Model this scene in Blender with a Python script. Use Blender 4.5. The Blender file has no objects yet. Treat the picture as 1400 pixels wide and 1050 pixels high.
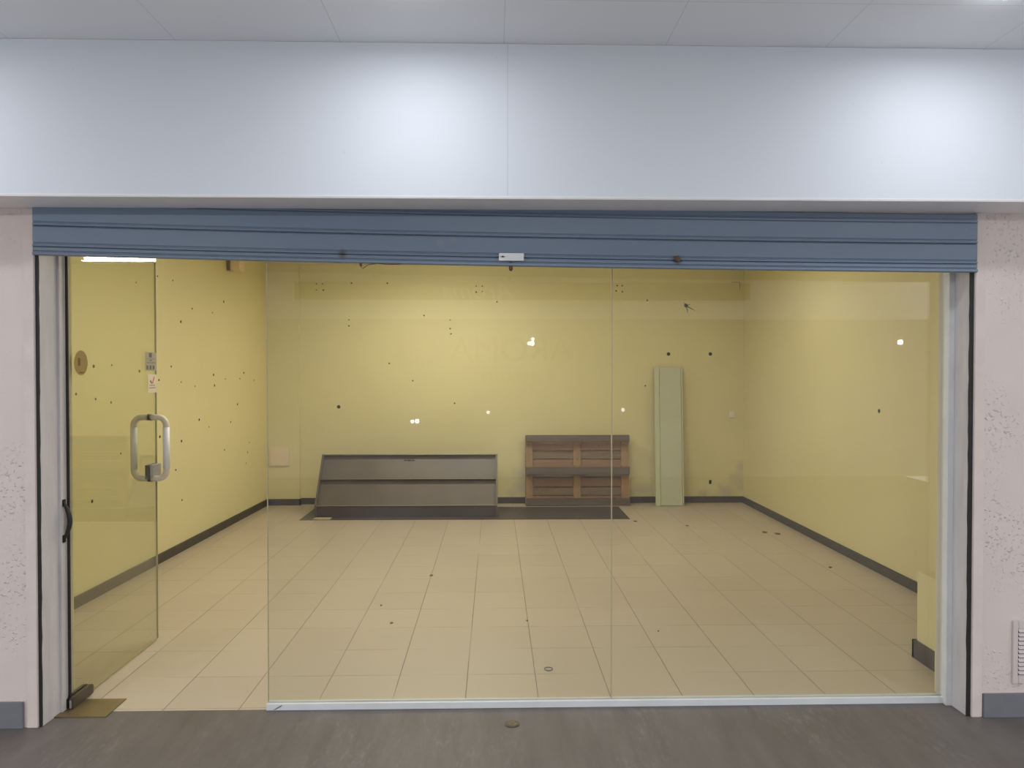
import bpy, bmesh, math, random
from mathutils import Vector, Matrix
random.seed(7)
SC = bpy.context.scene
COL = SC.collection
PI = math.pi

# ------------------------------------------------------------------ camera, world, exposure
cam_data = bpy.data.cameras.new('camera')
cam = bpy.data.objects.new('camera', cam_data)
COL.objects.link(cam)
cam_data.sensor_width = 36.0
cam_data.lens = 36.0 * 1000.0 / 1400.0
cam_data.clip_start = 0.05
cam.location = (0, 0, 1.5)
cam.rotation_euler = (math.radians(90 - 0.8), 0, math.radians(-1.375))
SC.camera = cam

world = bpy.data.worlds.new('world')
SC.world = world
world.use_nodes = True
WB = world.node_tree.nodes['Background']
WB.inputs[0].default_value = (0.86, 0.90, 1.0, 1)
WB.inputs[1].default_value = 1.9

SC.view_settings.view_transform = 'Standard'
SC.view_settings.look = 'None'
SC.view_settings.gamma = 1.0
SC.view_settings.use_curve_mapping = False
SC.view_settings.exposure = 0.0

LAMP_W = 3.7        # each mall ceiling lamp by the white band; added fill row multiplies it
BATTEN_W = 36.0      # each batten inside the shop

# ------------------------------------------------------------------ materials
def nt(name):
    m = bpy.data.materials.new(name)
    m.use_nodes = True
    t = m.node_tree
    return m, t, t.nodes['Principled BSDF']

def mapped(t, scale=(1, 1, 1)):
    tc = t.nodes.new('ShaderNodeTexCoord')
    mp = t.nodes.new('ShaderNodeMapping')
    mp.inputs['Scale'].default_value = scale
    t.links.new(tc.outputs['Object'], mp.inputs['Vector'])
    return mp.outputs['Vector']

def noise(t, vec, scale, detail=4, rough=0.6):
    n = t.nodes.new('ShaderNodeTexNoise')
    n.inputs['Scale'].default_value = scale
    n.inputs['Detail'].default_value = detail
    n.inputs['Roughness'].default_value = rough
    t.links.new(vec, n.inputs['Vector'])
    return n.outputs['Fac']

def ramp(t, fac, a, b):
    r = t.nodes.new('ShaderNodeMapRange')
    r.inputs['From Min'].default_value = a
    r.inputs['From Max'].default_value = b
    t.links.new(fac, r.inputs['Value'])
    return r.outputs['Result']

def mix(t, fac, a, b):
    n = t.nodes.new('ShaderNodeMix')
    n.data_type = 'RGBA'
    for k, v in ((6, a), (7, b)):
        if isinstance(v, tuple):
            n.inputs[k].default_value = (*v, 1)
        else:
            t.links.new(v, n.inputs[k])
    if isinstance(fac, float):
        n.inputs[0].default_value = fac
    else:
        t.links.new(fac, n.inputs[0])
    return n.outputs[2]

def math_(t, op, a, b=0.0):
    n = t.nodes.new('ShaderNodeMath')
    n.operation = op
    for k, v in ((0, a), (1, b)):
        if isinstance(v, (int, float)):
            n.inputs[k].default_value = v
        else:
            t.links.new(v, n.inputs[k])
    return n.outputs[0]

def bump(t, p, height, strength, dist):
    b = t.nodes.new('ShaderNodeBump')
    b.inputs['Strength'].default_value = strength
    b.inputs['Distance'].default_value = dist
    t.links.new(height, b.inputs['Height'])
    t.links.new(b.outputs['Normal'], p.inputs['Normal'])

def plain(name, col, rough=0.5, metal=0.0, var=0.06, scale=8.0, stretch=(1, 1, 1), spec=0.5):
    m, t, p = nt(name)
    v = mapped(t, stretch)
    f = noise(t, v, scale)
    dark = tuple(c * (1 - var) for c in col)
    light = tuple(min(1, c * (1 + var)) for c in col)
    t.links.new(mix(t, ramp(t, f, 0.3, 0.7), dark, light), p.inputs['Base Color'])
    p.inputs['Roughness'].default_value = rough
    p.inputs['Metallic'].default_value = metal
    p.inputs['Specular IOR Level'].default_value = spec
    return m

def spot_mask(t, pts):
    """soft noise-edged stains at world positions (x, y, z, radius)"""
    tc = t.nodes.new('ShaderNodeTexCoord')
    nz = t.nodes.new('ShaderNodeTexNoise')
    nz.inputs['Scale'].default_value = 9
    nz.inputs['Detail'].default_value = 5
    t.links.new(tc.outputs['Object'], nz.inputs['Vector'])
    out = None
    for (x, y, z, r) in pts:
        d = t.nodes.new('ShaderNodeVectorMath')
        d.operation = 'DISTANCE'
        t.links.new(tc.outputs['Object'], d.inputs[0])
        d.inputs[1].default_value = (x, y, z)
        k = math_(t, 'DIVIDE', d.outputs['Value'], r)
        k = math_(t, 'ADD', k, math_(t, 'MULTIPLY', nz.outputs['Fac'], 1.6))
        mr = t.nodes.new('ShaderNodeMapRange')
        mr.inputs['From Min'].default_value = 1.75
        mr.inputs['From Max'].default_value = 0.95
        t.links.new(k, mr.inputs['Value'])
        out = mr.outputs['Result'] if out is None else math_(t, 'MAXIMUM', out, mr.outputs['Result'])
    return out

YEL = (0.735, 0.665, 0.365)
def yellow_paint(name, stains=()):
    m, t, p = nt(name)
    v = mapped(t)
    f = noise(t, v, 1.3, 3)
    c = mix(t, ramp(t, f, 0.3, 0.7), tuple(k * 0.965 for k in YEL), YEL)
    f2 = noise(t, v, 14, 5)
    c = mix(t, math_(t, 'MULTIPLY', ramp(t, f2, 0.62, 0.8), 0.18), c, (0.80, 0.72, 0.46))
    if stains:
        s = spot_mask(t, stains)
        c = mix(t, math_(t, 'MULTIPLY', s, 0.45), c, (0.40, 0.36, 0.34))
    t.links.new(c, p.inputs['Base Color'])
    p.inputs['Roughness'].default_value = 0.55
    p.inputs['Specular IOR Level'].default_value = 0.3
    bump(t, p, noise(t, v, 60, 3), 0.15, 0.004)
    return m

M = {}
M['yellow'] = yellow_paint('yellow paint')
M['yellow_back'] = yellow_paint('yellow paint with damp marks', (
    (2.86, 8.45, 0.26, 0.17), (2.88, 8.45, 0.42, 0.10), (2.70, 8.45, 0.10, 0.16), (2.45, 8.45, 0.09, 0.10),
    (0.33, 8.45, 0.20, 0.16), (0.30, 8.45, 0.32, 0.13), (0.22, 8.45, 0.10, 0.12), (1.72, 8.45, 0.14, 0.14), (1.60, 8.45, 0.10, 0.10)))
M['shop_ceiling'] = plain('white ceiling paint', (0.80, 0.77, 0.66), 0.8)
M['white_panel'] = plain('white laminate panel', (0.72, 0.735, 0.775), 0.42, var=0.012, scale=2)
M['soffit'] = plain('grey laminate underside', (0.88, 0.86, 0.85), 0.5, var=0.03)
M['opposite_white'] = plain('white fascia across the mall', (0.85, 0.85, 0.85), 0.6)
M['opposite_dark'] = plain('grey sign board across the mall', (0.06, 0.06, 0.06), 0.5)
M['opposite_grey'] = plain('shopfront across the mall', (0.42, 0.42, 0.40), 0.6, var=0.25, scale=0.8)
M['letters'] = plain('dark letters', (0.16, 0.16, 0.15), 0.5)
M['white_alu'] = plain('white lacquered aluminium', (0.68, 0.685, 0.675), 0.4, var=0.05)
M['jamb'] = plain('dirty white jamb paint', (0.56, 0.53, 0.53), 0.6, var=0.10, scale=5, stretch=(3, 3, 0.5))
M['plaster'] = plain('smooth pinkish plaster', (0.68, 0.585, 0.53), 0.7, var=0.05)
M['black'] = plain('black rubber', (0.018, 0.015, 0.014), 0.6, var=0.2)
M['bronze'] = plain('dark bronze metal', (0.10, 0.083, 0.065), 0.42, metal=0.5, var=0.15)
M['brass'] = plain('worn brass plate', (0.23, 0.175, 0.085), 0.36, metal=0.6, var=0.18, scale=12)
M['brass_dark'] = plain('tarnished brass', (0.13, 0.10, 0.06), 0.4, metal=0.5, var=0.3, scale=60)
M['steel'] = plain('brushed steel', (0.46, 0.46, 0.46), 0.40, metal=0.6, var=0.08, stretch=(1, 1, 8))
M['rust'] = plain('rusty iron', (0.13, 0.075, 0.045), 0.8, var=0.4, scale=30)
M['cream_tube'] = plain('beige plastic', (0.66, 0.60, 0.50), 0.4, var=0.03)
M['white_tube'] = plain('white plastic', (0.80, 0.80, 0.82), 0.35, var=0.02)
M['grey_tile_skirting'] = plain('grey tile skirting', (0.175, 0.175, 0.185), 0.5, var=0.12, scale=5)
M['skirting'] = plain('dark grey skirting', (0.070, 0.060, 0.050), 0.5, var=0.15, scale=9)
M['hole'] = plain('dark screw hole', (0.05, 0.038, 0.022), 0.9)
M['dark_plug'] = plain('black plug', (0.02, 0.015, 0.012), 0.7)
M['mat'] = plain('dark worn sheet', (0.075, 0.062, 0.055), 0.42, var=0.25, scale=4)
M['stand'] = plain('dark grey brown lacquered steel', (0.120, 0.096, 0.074), 0.45, var=0.13, scale=3)
M['stand_edge'] = plain('worn light steel edge', (0.20, 0.165, 0.12), 0.4, var=0.1)
M['stand_base'] = plain('dark lacquered base', (0.070, 0.056, 0.052), 0.4, var=0.15, scale=3)
M['board'] = plain('pale grey green lacquer', (0.54, 0.555, 0.41), 0.42, var=0.03)
M['board_edge'] = plain('paler board edge', (0.56, 0.57, 0.40), 0.4, var=0.03)
M['cream_plastic'] = plain('cream plastic', (0.80, 0.655, 0.455), 0.45, var=0.02)
M['white_plastic'] = plain('white switch plastic', (0.80, 0.75, 0.60), 0.4, var=0.02)
M['vent'] = plain('pinkish painted grille', (0.62, 0.54, 0.51), 0.5, var=0.03)
M['gold_sticker'] = plain('gold foil sticker', (0.29, 0.20, 0.055), 0.45, var=0.05)
M['brown_ink'] = plain('brown ink', (0.10, 0.055, 0.015), 0.5)
M['faint_ink'] = plain('faint brown ink', (0.30, 0.19, 0.06), 0.5)
M['grey_sticker'] = plain('grey sticker paper', (0.30, 0.28, 0.21), 0.5, var=0.04)
M['grey_ink'] = plain('dark grey ink', (0.09, 0.085, 0.08), 0.5)
M['mid_ink'] = plain('mid grey ink', (0.22, 0.20, 0.17), 0.5)
M['white_sticker'] = plain('white sticker paper', (0.62, 0.54, 0.40), 0.5, var=0.03)
M['red_ink'] = plain('red ink', (0.42, 0.11, 0.07), 0.5)
M['debris'] = plain('brown debris', (0.16, 0.115, 0.07), 0.9, var=0.3, scale=40)
M['ring'] = plain('grey rubber ring', (0.22, 0.19, 0.15), 0.6)
M['tile_chip'] = plain('broken tile body', (0.52, 0.43, 0.31), 0.8, var=0.1)

def pink_wall():
    m, t, p = nt('pink textured plaster')
    v = mapped(t)
    c = mix(t, ramp(t, noise(t, v, 1.6, 3), 0.3, 0.7), (0.645, 0.55, 0.495), (0.705, 0.605, 0.55))
    n = noise(t, v, 75, 2, 0.5)
    h = ramp(t, n, 0.58, 0.72)
    n2 = noise(t, v, 2.2, 2)
    h = math_(t, 'MULTIPLY', h, ramp(t, n2, 0.40, 0.60))
    c = mix(t, math_(t, 'MULTIPLY', ramp(t, noise(t, v, 70, 2), 0.70, 0.78), 0.5), c, (0.38, 0.31, 0.28))
    t.links.new(c, p.inputs['Base Color'])
    p.inputs['Roughness'].default_value = 0.62
    bump(t, p, h, 0.9, 0.0045)
    return m
M['pink'] = pink_wall()

def shutter_mat():
    m, t, p = nt('blue grey shutter lacquer')
    v = mapped(t)
    c = mix(t, ramp(t, noise(t, mapped(t, (0.7, 1, 5)), 2.0, 4), 0.3, 0.7), (0.165, 0.215, 0.285), (0.185, 0.23, 0.295))
    sc = noise(t, v, 38, 4)
    c = mix(t, math_(t, 'MULTIPLY', ramp(t, sc, 0.70, 0.80), 0.5), c, (0.32, 0.33, 0.35))
    c = mix(t, spot_mask(t, ((-0.64, 3.115, 2.008, 0.028), (0.782, 3.115, 1.985, 0.022), (-1.88, 3.13, 2.0, 0.02))), c, (0.085, 0.055, 0.042))
    c = mix(t, spot_mask(t, ((-0.23, 3.13, 2.055, 0.03), (-0.17, 3.13, 2.07, 0.02), (0.76, 3.13, 2.02, 0.02))), c, (0.30, 0.27, 0.26))
    t.links.new(c, p.inputs['Base Color'])
    p.inputs['Roughness'].default_value = 0.46
    return m
M['shutter'] = shutter_mat()

def tile_mat():
    m, t, p = nt('cream ceramic floor tiles')
    tc = t.nodes.new('ShaderNodeTexCoord')
    sx = t.nodes.new('ShaderNodeSeparateXYZ')
    t.links.new(tc.outputs['Object'], sx.inputs[0])
    def grid(out, off, pitch, half):
        k = math_(t, 'DIVIDE', math_(t, 'SUBTRACT', out, off), pitch)
        fr = math_(t, 'FRACT', math_(t, 'ADD', k, 100.5))
        d = math_(t, 'MULTIPLY', math_(t, 'ABSOLUTE', math_(t, 'SUBTRACT', fr, 0.5)), pitch)
        mr = t.nodes.new('ShaderNodeMapRange')
        mr.inputs['From Min'].default_value = half * 1.4
        mr.inputs['From Max'].default_value = half * 0.6
        t.links.new(d, mr.inputs['Value'])
        return mr.outputs['Result'], math_(t, 'FLOOR', math_(t, 'ADD', k, 100.0))
    gx, ix = grid(sx.outputs['X'], -0.134, 0.3363, 0.0021)
    gy, iy = grid(sx.outputs['Y'], 3.632, 0.3423, 0.0024)
    # worn joints: the cross joints come and go
    wv = noise(t, mapped(t, (2.1, 2.1, 1)), 1.0, 2)
    gy = math_(t, 'MULTIPLY', gy, ramp(t, wv, 0.40, 0.54))
    gx = math_(t, 'MULTIPLY', gx, ramp(t, noise(t, mapped(t, (1.3, 0.8, 1)), 1.7, 2), 0.25, 0.45))
    joint = math_(t, 'MAXIMUM', gx, math_(t, 'MULTIPLY', gy, 0.8))
    cv = t.nodes.new('ShaderNodeCombineXYZ')
    t.links.new(ix, cv.inputs[0]); t.links.new(iy, cv.inputs[1])
    wn = t.nodes.new('ShaderNodeTexWhiteNoise')
    t.links.new(cv.outputs[0], wn.inputs['Vector'])
    c = mix(t, wn.outputs['Value'], (0.490, 0.415, 0.315), (0.515, 0.440, 0.335))
    st = noise(t, mapped(t, (1.2, 7, 1)), 1.8, 5)
    c = mix(t, math_(t, 'MULTIPLY', ramp(t, st, 0.55, 0.8), 0.30), c, (0.40, 0.335, 0.25))
    dirt = noise(t, mapped(t), 26, 4)
    c = mix(t, math_(t, 'MULTIPLY', ramp(t, dirt, 0.69, 0.78), 0.35), c, (0.36, 0.28, 0.19))
    c = mix(t, math_(t, 'MULTIPLY', joint, 0.85), c, (0.17, 0.13, 0.09))
    t.links.new(c, p.inputs['Base Color'])
    p.inputs['Roughness'].default_value = 0.36
    b = math_(t, 'SUBTRACT', 1.0, joint)
    bump(t, p, b, 0.5, 0.0015)
    return m
M['tiles'] = tile_mat()

def mall_floor_mat():
    m, t, p = nt('grey brown mall flooring with brushed streaks')
    v = mapped(t, (1, 0.16, 1))
    f = noise(t, v, 11, 5, 0.65)
    c = mix(t, ramp(t, f, 0.30, 0.72), (0.100, 0.085, 0.077), (0.150, 0.132, 0.121))
    f2 = noise(t, mapped(t, (1, 0.3, 1)), 40, 4, 0.7)
    blot = noise(t, mapped(t, (1, 0.5, 1)), 2.6, 3)
    k = math_(t, 'MULTIPLY', ramp(t, f2, 0.50, 0.70), ramp(t, blot, 0.45, 0.62))
    c = mix(t, math_(t, 'MULTIPLY', k, 0.65), c, (0.215, 0.193, 0.18))
    c = mix(t, math_(t, 'MULTIPLY', ramp(t, noise(t, mapped(t), 3, 3), 0.5, 0.75), 0.3), c, (0.082, 0.071, 0.066))
    t.links.new(c, p.inputs['Base Color'])
    p.inputs['Roughness'].default_value = 0.48
    bump(t, p, f2, 0.12, 0.001)
    return m
M['mall_floor'] = mall_floor_mat()

def panel_seams(name, base, xoff, pitch, yline=None):
    """laminate with fine joints every `pitch` along X"""
    m, t, p = nt(name)
    tc = t.nodes.new('ShaderNodeTexCoord')
    sx = t.nodes.new('ShaderNodeSeparateXYZ')
    t.links.new(tc.outputs['Object'], sx.inputs[0])
    def line(val, half):
        mr = t.nodes.new('ShaderNodeMapRange')
        mr.inputs['From Min'].default_value = half * 1.5
        mr.inputs['From Max'].default_value = half * 0.5
        t.links.new(val, mr.inputs['Value'])
        return mr.outputs['Result']
    k = math_(t, 'DIVIDE', math_(t, 'SUBTRACT', sx.outputs['X'], xoff), pitch)
    fr = math_(t, 'FRACT', math_(t, 'ADD', k, 100.5))
    d = math_(t, 'MULTIPLY', math_(t, 'ABSOLUTE', math_(t, 'SUBTRACT', fr, 0.5)), pitch)
    s = line(d, 0.0016)
    if yline is not None:
        s = math_(t, 'MAXIMUM', s, line(math_(t, 'ABSOLUTE', math_(t, 'SUBTRACT', sx.outputs['Y'], yline)), 0.0022))
    v = mapped(t)
    c = mix(t, ramp(t, noise(t, v, 1.5, 2), 0.3, 0.7), tuple(q * 0.985 for q in base), base)
    c = mix(t, math_(t, 'MULTIPLY', ramp(t, noise(t, v, 30, 3), 0.74, 0.80), 0.25), c, (0.45, 0.45, 0.47))
    c = mix(t, math_(t, 'MULTIPLY', s, 0.28), c, (0.30, 0.31, 0.33))
    t.links.new(c, p.inputs['Base Color'])
    p.inputs['Roughness'].default_value = 0.62
    p.inputs['Specular IOR Level'].default_value = 0.3
    return m
M['fascia'] = panel_seams('white fascia laminate', (0.755, 0.785, 0.825), 0.053, 2.4)
M['mall_ceiling'] = panel_seams('white ceiling panels', (0.86, 0.865, 0.88), 0.038, 0.645, 2.578)

def pallet_mat(name, a, b, stretch):
    m, t, p = nt(name)
    v = mapped(t, stretch)
    f = noise(t, v, 5, 6, 0.7)
    c = mix(t, ramp(t, f, 0.3, 0.72), a, b)
    info = t.nodes.new('ShaderNodeObjectInfo')
    c = mix(t, math_(t, 'MULTIPLY', info.outputs['Random'], 0.35), c, tuple(k * 0.62 for k in a))
    c = mix(t, math_(t, 'MULTIPLY', ramp(t, noise(t, mapped(t), 22, 3), 0.62, 0.72), 0.6), c, (0.05, 0.035, 0.025))
    t.links.new(c, p.inputs['Base Color'])
    p.inputs['Roughness'].default_value = 0.8
    bump(t, p, f, 0.4, 0.003)
    return m
M['wood_grey'] = pallet_mat('weathered grey brown wood', (0.125, 0.09, 0.065), (0.21, 0.155, 0.115), (0.6, 6, 6))
M['wood_red'] = pallet_mat('reddish brown wood', (0.29, 0.165, 0.095), (0.41, 0.25, 0.15), (0.6, 6, 6))
M['wood_brown'] = pallet_mat('dull brown wood', (0.20, 0.135, 0.085), (0.31, 0.22, 0.14), (0.6, 6, 6))
M['wood_orange'] = pallet_mat('orange brown wood', (0.33, 0.20, 0.10), (0.46, 0.30, 0.155), (6, 6, 0.8))

def glass_mat(name, tint, rough=0.0):
    """clear thin glass: Fresnel reflection over tinted see-through"""
    m = bpy.data.materials.new(name)
    m.use_nodes = True
    t = m.node_tree
    for n in list(t.nodes):
        t.nodes.remove(n)
    out = t.nodes.new('ShaderNodeOutputMaterial')
    tr = t.nodes.new('ShaderNodeBsdfTransparent')
    tr.inputs[0].default_value = (*tint, 1)
    gl = t.nodes.new('ShaderNodeBsdfGlossy')
    gl.inputs['Roughness'].default_value = rough
    gl.inputs['Color'].default_value = (1, 1, 1, 1)
    # dust film, slightly uneven
    df = t.nodes.new('ShaderNodeBsdfDiffuse')
    df.inputs[0].default_value = (0.8, 0.8, 0.8, 1)
    fr = t.nodes.new('ShaderNodeFresnel')
    fr.inputs['IOR'].default_value = 1.5
    geo = t.nodes.new('ShaderNodeNewGeometry')
    # same reflectance on both faces of the pane
    inv = math_(t, 'SUBTRACT', 1.5, math_(t, 'MULTIPLY', geo.outputs['Backfacing'], 1.5 - 1 / 1.5))
    t.links.new(inv, fr.inputs['IOR'])
    mx = t.nodes.new('ShaderNodeMixShader')
    t.links.new(fr.outputs[0], mx.inputs[0])
    t.links.new(tr.outputs[0], mx.inputs[1])
    t.links.new(gl.outputs[0], mx.inputs[2])
    mx2 = t.nodes.new('ShaderNodeMixShader')
    v = mapped(t)
    dust = math_(t, 'MULTIPLY', ramp(t, noise(t, v, 2.5, 4), 0.3, 0.8), 0.018)
    t.links.new(dust, mx2.inputs[0])
    t.links.new(mx.outputs[0], mx2.inputs[1])
    t.links.new(df.outputs[0], mx2.inputs[2])
    t.links.new(mx2.outputs[0], out.inputs['Surface'])
    return m
M['glass'] = glass_mat('shopfront glass', (0.965, 0.972, 0.955))
M['door_glass'] = glass_mat('door glass', (0.90, 0.905, 0.85))
M['glass_edge'] = plain('green glass edge', (0.44, 0.42, 0.27), 0.3)
M['joint'] = plain('silicone joint', (0.42, 0.37, 0.24), 0.3)

def emit(name, col, s):
    m = bpy.data.materials.new(name)
    m.use_nodes = True
    t = m.node_tree
    p = t.nodes['Principled BSDF']
    p.inputs['Base Color'].default_value = (0.8, 0.8, 0.8, 1)
    p.inputs['Emission Color'].default_value = (*col, 1)
    p.inputs['Emission Strength'].default_value = s
    return m
M['lamp_glow'] = emit('lamp diffuser', (0.90, 0.95, 1.0), 22.0)
M['tube_glow'] = emit('fluorescent tube', (1.0, 0.95, 0.84), 20.0)
M['bulb'] = emit('display bulb', (1.0, 0.97, 0.92), 22.0)
M['bulb_dim'] = emit('dim display bulb', (1.0, 0.90, 0.95), 7.0)

# ------------------------------------------------------------------ mesh helpers
def add_box(bm, lo, hi, mi=0, bev=0.0):
    b2 = bmesh.new()
    bmesh.ops.create_cube(b2, size=1)
    lo, hi = Vector(lo), Vector(hi)
    for v in b2.verts:
        v.co = Vector([lo[i] + (v.co[i] + 0.5) * (hi[i] - lo[i]) for i in range(3)])
    if bev:
        bmesh.ops.bevel(b2, geom=list(b2.edges), offset=bev, segments=2, affect='EDGES')
    merge(bm, b2, mi)

def merge(bm, b2, mi=0, mat=None):
    mp = {}
    for v in b2.verts:
        mp[v] = bm.verts.new(mat @ v.co if mat else v.co)
    for f in b2.faces:
        try:
            g = bm.faces.new([mp[v] for v in f.verts])
            g.material_index = mi
            g.smooth = f.smooth
        except ValueError:
            pass
    b2.free()

def add_prism(bm, poly, axis, a, b, mi=0):
    """extrude a 2-D polygon along axis (0,1,2) from a to b"""
    def pt(p, q):
        c = [0, 0, 0]
        o = [i for i in range(3) if i != axis]
        c[o[0]], c[o[1]], c[axis] = p[0], p[1], q
        return c
    A = [bm.verts.new(pt(p, a)) for p in poly]
    B = [bm.verts.new(pt(p, b)) for p in poly]
    n = len(poly)
    fs = [bm.faces.new(A), bm.faces.new(B[::-1])]
    for i in range(n):
        fs.append(bm.faces.new([A[i], B[i], B[(i + 1) % n], A[(i + 1) % n]]))
    for f in fs:
        f.material_index = mi
    bmesh.ops.recalc_face_normals(bm, faces=bm.faces)

def add_disc(bm, c, r, h, axis=2, seg=20, mi=0):
    poly = [(r * math.cos(2 * PI * i / seg), r * math.sin(2 * PI * i / seg)) for i in range(seg)]
    o = [i for i in range(3) if i != axis]
    add_prism(bm, [(c[o[0]] + p[0], c[o[1]] + p[1]) for p in poly], axis, c[axis], c[axis] + h, mi)

def add_tube(bm, pts, r, seg=12, mi=0, cap=True):
    pts = [Vector(p) for p in pts]
    rings = []
    up0 = None
    for i, p in enumerate(pts):
        d = (pts[min(i + 1, len(pts) - 1)] - pts[max(i - 1, 0)]).normalized()
        if up0 is None:
            up0 = d.orthogonal().normalized()
        up0 = (up0 - d * up0.dot(d)).normalized()
        s = d.cross(up0)
        rr = r[i] if isinstance(r, (list, tuple)) else r
        rings.append([bm.verts.new(p + rr * (math.cos(2 * PI * k / seg) * up0 + math.sin(2 * PI * k / seg) * s)) for k in range(seg)])
    for a, b in zip(rings, rings[1:]):
        for k in range(seg):
            f = bm.faces.new([a[k], a[(k + 1) % seg], b[(k + 1) % seg], b[k]])
            f.smooth = True
            f.material_index = mi
    if cap:
        for q in (rings[0][::-1], rings[-1]):
            f = bm.faces.new(q)
            f.material_index = mi

def obj(name, bm, mats, parent=None, kind=None, label=None, cat=None, group=None):
    me = bpy.data.meshes.new(name)
    bmesh.ops.recalc_face_normals(bm, faces=bm.faces)
    bm.to_mesh(me)
    bm.free()
    for m in (mats if isinstance(mats, (list, tuple)) else [mats]):
        me.materials.append(M[m])
    o = bpy.data.objects.new(name, me)
    COL.objects.link(o)
    if parent is not None:
        o.parent = parent
        o.matrix_parent_inverse = Matrix.Translation(parent.location).inverted() if parent.type == 'EMPTY' else Matrix()
    tag(o, label, cat, group, kind)
    return o

def tag(o, label=None, cat=None, group=None, kind=None):
    for k, v in (('label', label), ('category', cat), ('group', group), ('kind', kind)):
        if v:
            o[k] = v
    return o

def thing(name, label, cat, loc, group=None, kind=None):
    o = bpy.data.objects.new(name, None)
    o.empty_display_size = 0.1
    COL.objects.link(o)
    o.location = loc
    return tag(o, label, cat, group, kind)

def box_obj(name, lo, hi, mat, bev=0.0, **k):
    bm = bmesh.new()
    add_box(bm, lo, hi, 0, bev)
    return obj(name, bm, mat, **k)

S = dict(kind='structure')

# ------------------------------------------------------------------ lamps
def area(name, loc, sx, sy, power, col, parent, shape='RECTANGLE'):
    d = bpy.data.lights.new(name, 'AREA')
    d.shape = shape
    d.size = sx
    if shape in ('RECTANGLE', 'ELLIPSE'):
        d.size_y = sy
    d.energy = power
    d.color = col
    o = bpy.data.objects.new(name, d)
    COL.objects.link(o)
    o.location = loc
    if parent:
        o.parent = parent
        o.matrix_parent_inverse = Matrix.Translation(parent.location).inverted()
    return o

CEIL = 2.81
def mall_lamp(x, y, label, power=LAMP_W):
    t = thing('ceiling_lamp', label, 'ceiling light', (x, y, CEIL), 'round lamps on the mall ceiling')
    bm = bmesh.new()
    add_disc(bm, (x, y, CEIL - 0.010), 0.075, 0.010, 2, 32)
    obj('rim', bm, 'white_alu', t)
    bm = bmesh.new()
    add_disc(bm, (x, y, CEIL - 0.026), 0.068, 0.016, 2, 32)
    obj('diffuser', bm, 'lamp_glow', t)
    area('lamp_light', (x, y, CEIL - 0.030), 0.13, 0.13, power, (0.90, 0.945, 1.0), t, 'DISK')
for x, lab in ((-4.40, 'far left of the white sign band'), (-2.35, 'above the left end of the white band'), (-0.30, 'above the middle of the white band'), (1.75, 'above the right end of the white band'), (3.80, 'far right beyond the white band')):
    mall_lamp(x, 2.42, 'round white lamp on the mall ceiling, ' + lab)
for x, lab in ((-3.4, 'left'), (0.0, 'middle'), (3.4, 'right')):
    mall_lamp(x, -0.9, 'round unseen lamp added as fill on the mall ceiling behind the viewer, %s of its row' % lab, LAMP_W * 21.8)  # unseen row added as strong front fill for walls, fascia and shutter

def batten(x0, x1, y, zb, label, power):
    xc = (x0 + x1) / 2
    t = thing('batten_light', label, 'ceiling light', (xc, y, zb), 'fluorescent battens in the shop')
    bm = bmesh.new()
    add_box(bm, (x0, y - 0.05, zb + 0.035), (x1, y + 0.05, 2.7495), 0, 0.004)
    obj('housing', bm, 'white_plastic', t)
    bm = bmesh.new()
    add_tube(bm, [(x0 + 0.02, y, zb + 0.018), (x1 - 0.02, y, zb + 0.018)], 0.016, 14)
    obj('tube', bm, 'tube_glow', t)
    area('batten_glow', (xc, y, zb - 0.006), x1 - x0, 0.06, power, (1.0, 0.955, 0.85), t)
batten(-1.35, 0.18, 7.2, 2.60, 'lit fluorescent batten hanging near the back wall of the shop', BATTEN_W * 0.62)
batten(-1.6, -0.1, 4.8, 2.62, 'lit fluorescent batten over the left half of the tiled floor', BATTEN_W * 0.75)
batten(0.7, 2.2, 6.3, 2.64, 'unseen fluorescent batten added to brighten the right half of the shop', BATTEN_W * 0.38)  # extra unseen batten, added to even out the dim right side

# ------------------------------------------------------------------ setting: floors, ceilings, walls
GY = 3.285          # glass plane
FW = 3.13           # face of the outer wall
BK = 8.45           # back wall
def lwx(y):
    return -2.725 + 0.02505 * (y - 3.2)
RWX = 2.90

box_obj('floor_corridor', (-6, -4.2, -0.10), (6, 3.272, 0.0), 'mall_floor', **S)
box_obj('floor_shop', (-2.9, 3.272, -0.10), (3.1, 8.6, 0.0), 'tiles', **S)
box_obj('ceiling_corridor', (-6, -4.2, CEIL), (6, 2.97, CEIL + 0.05), 'mall_ceiling', **S)
box_obj('ceiling_shop', (-2.95, 3.36, 2.75), (3.1, 8.6, 2.85), 'shop_ceiling', **S)

# fascia band over the shopfront with its underside
bm = bmesh.new()
add_box(bm, (-8, 2.92, 2.203), (8, 2.945, CEIL - 0.001))
fa = obj('wall_fascia', bm, 'fascia', **S)
bm = bmesh.new()
add_box(bm, (-8, 2.921, 2.196), (8, 3.20, 2.203))
add_box(bm, (-8, 2.919, 2.200), (8, 2.9225, 2.2065))
obj('soffit_panel', bm, 'soffit', fa)
bm = bmesh.new()
add_box(bm, (-8, 3.20, 2.16), (8, 3.36, 2.86))
obj('wall_header', bm, ['plaster'], **S)

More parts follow.
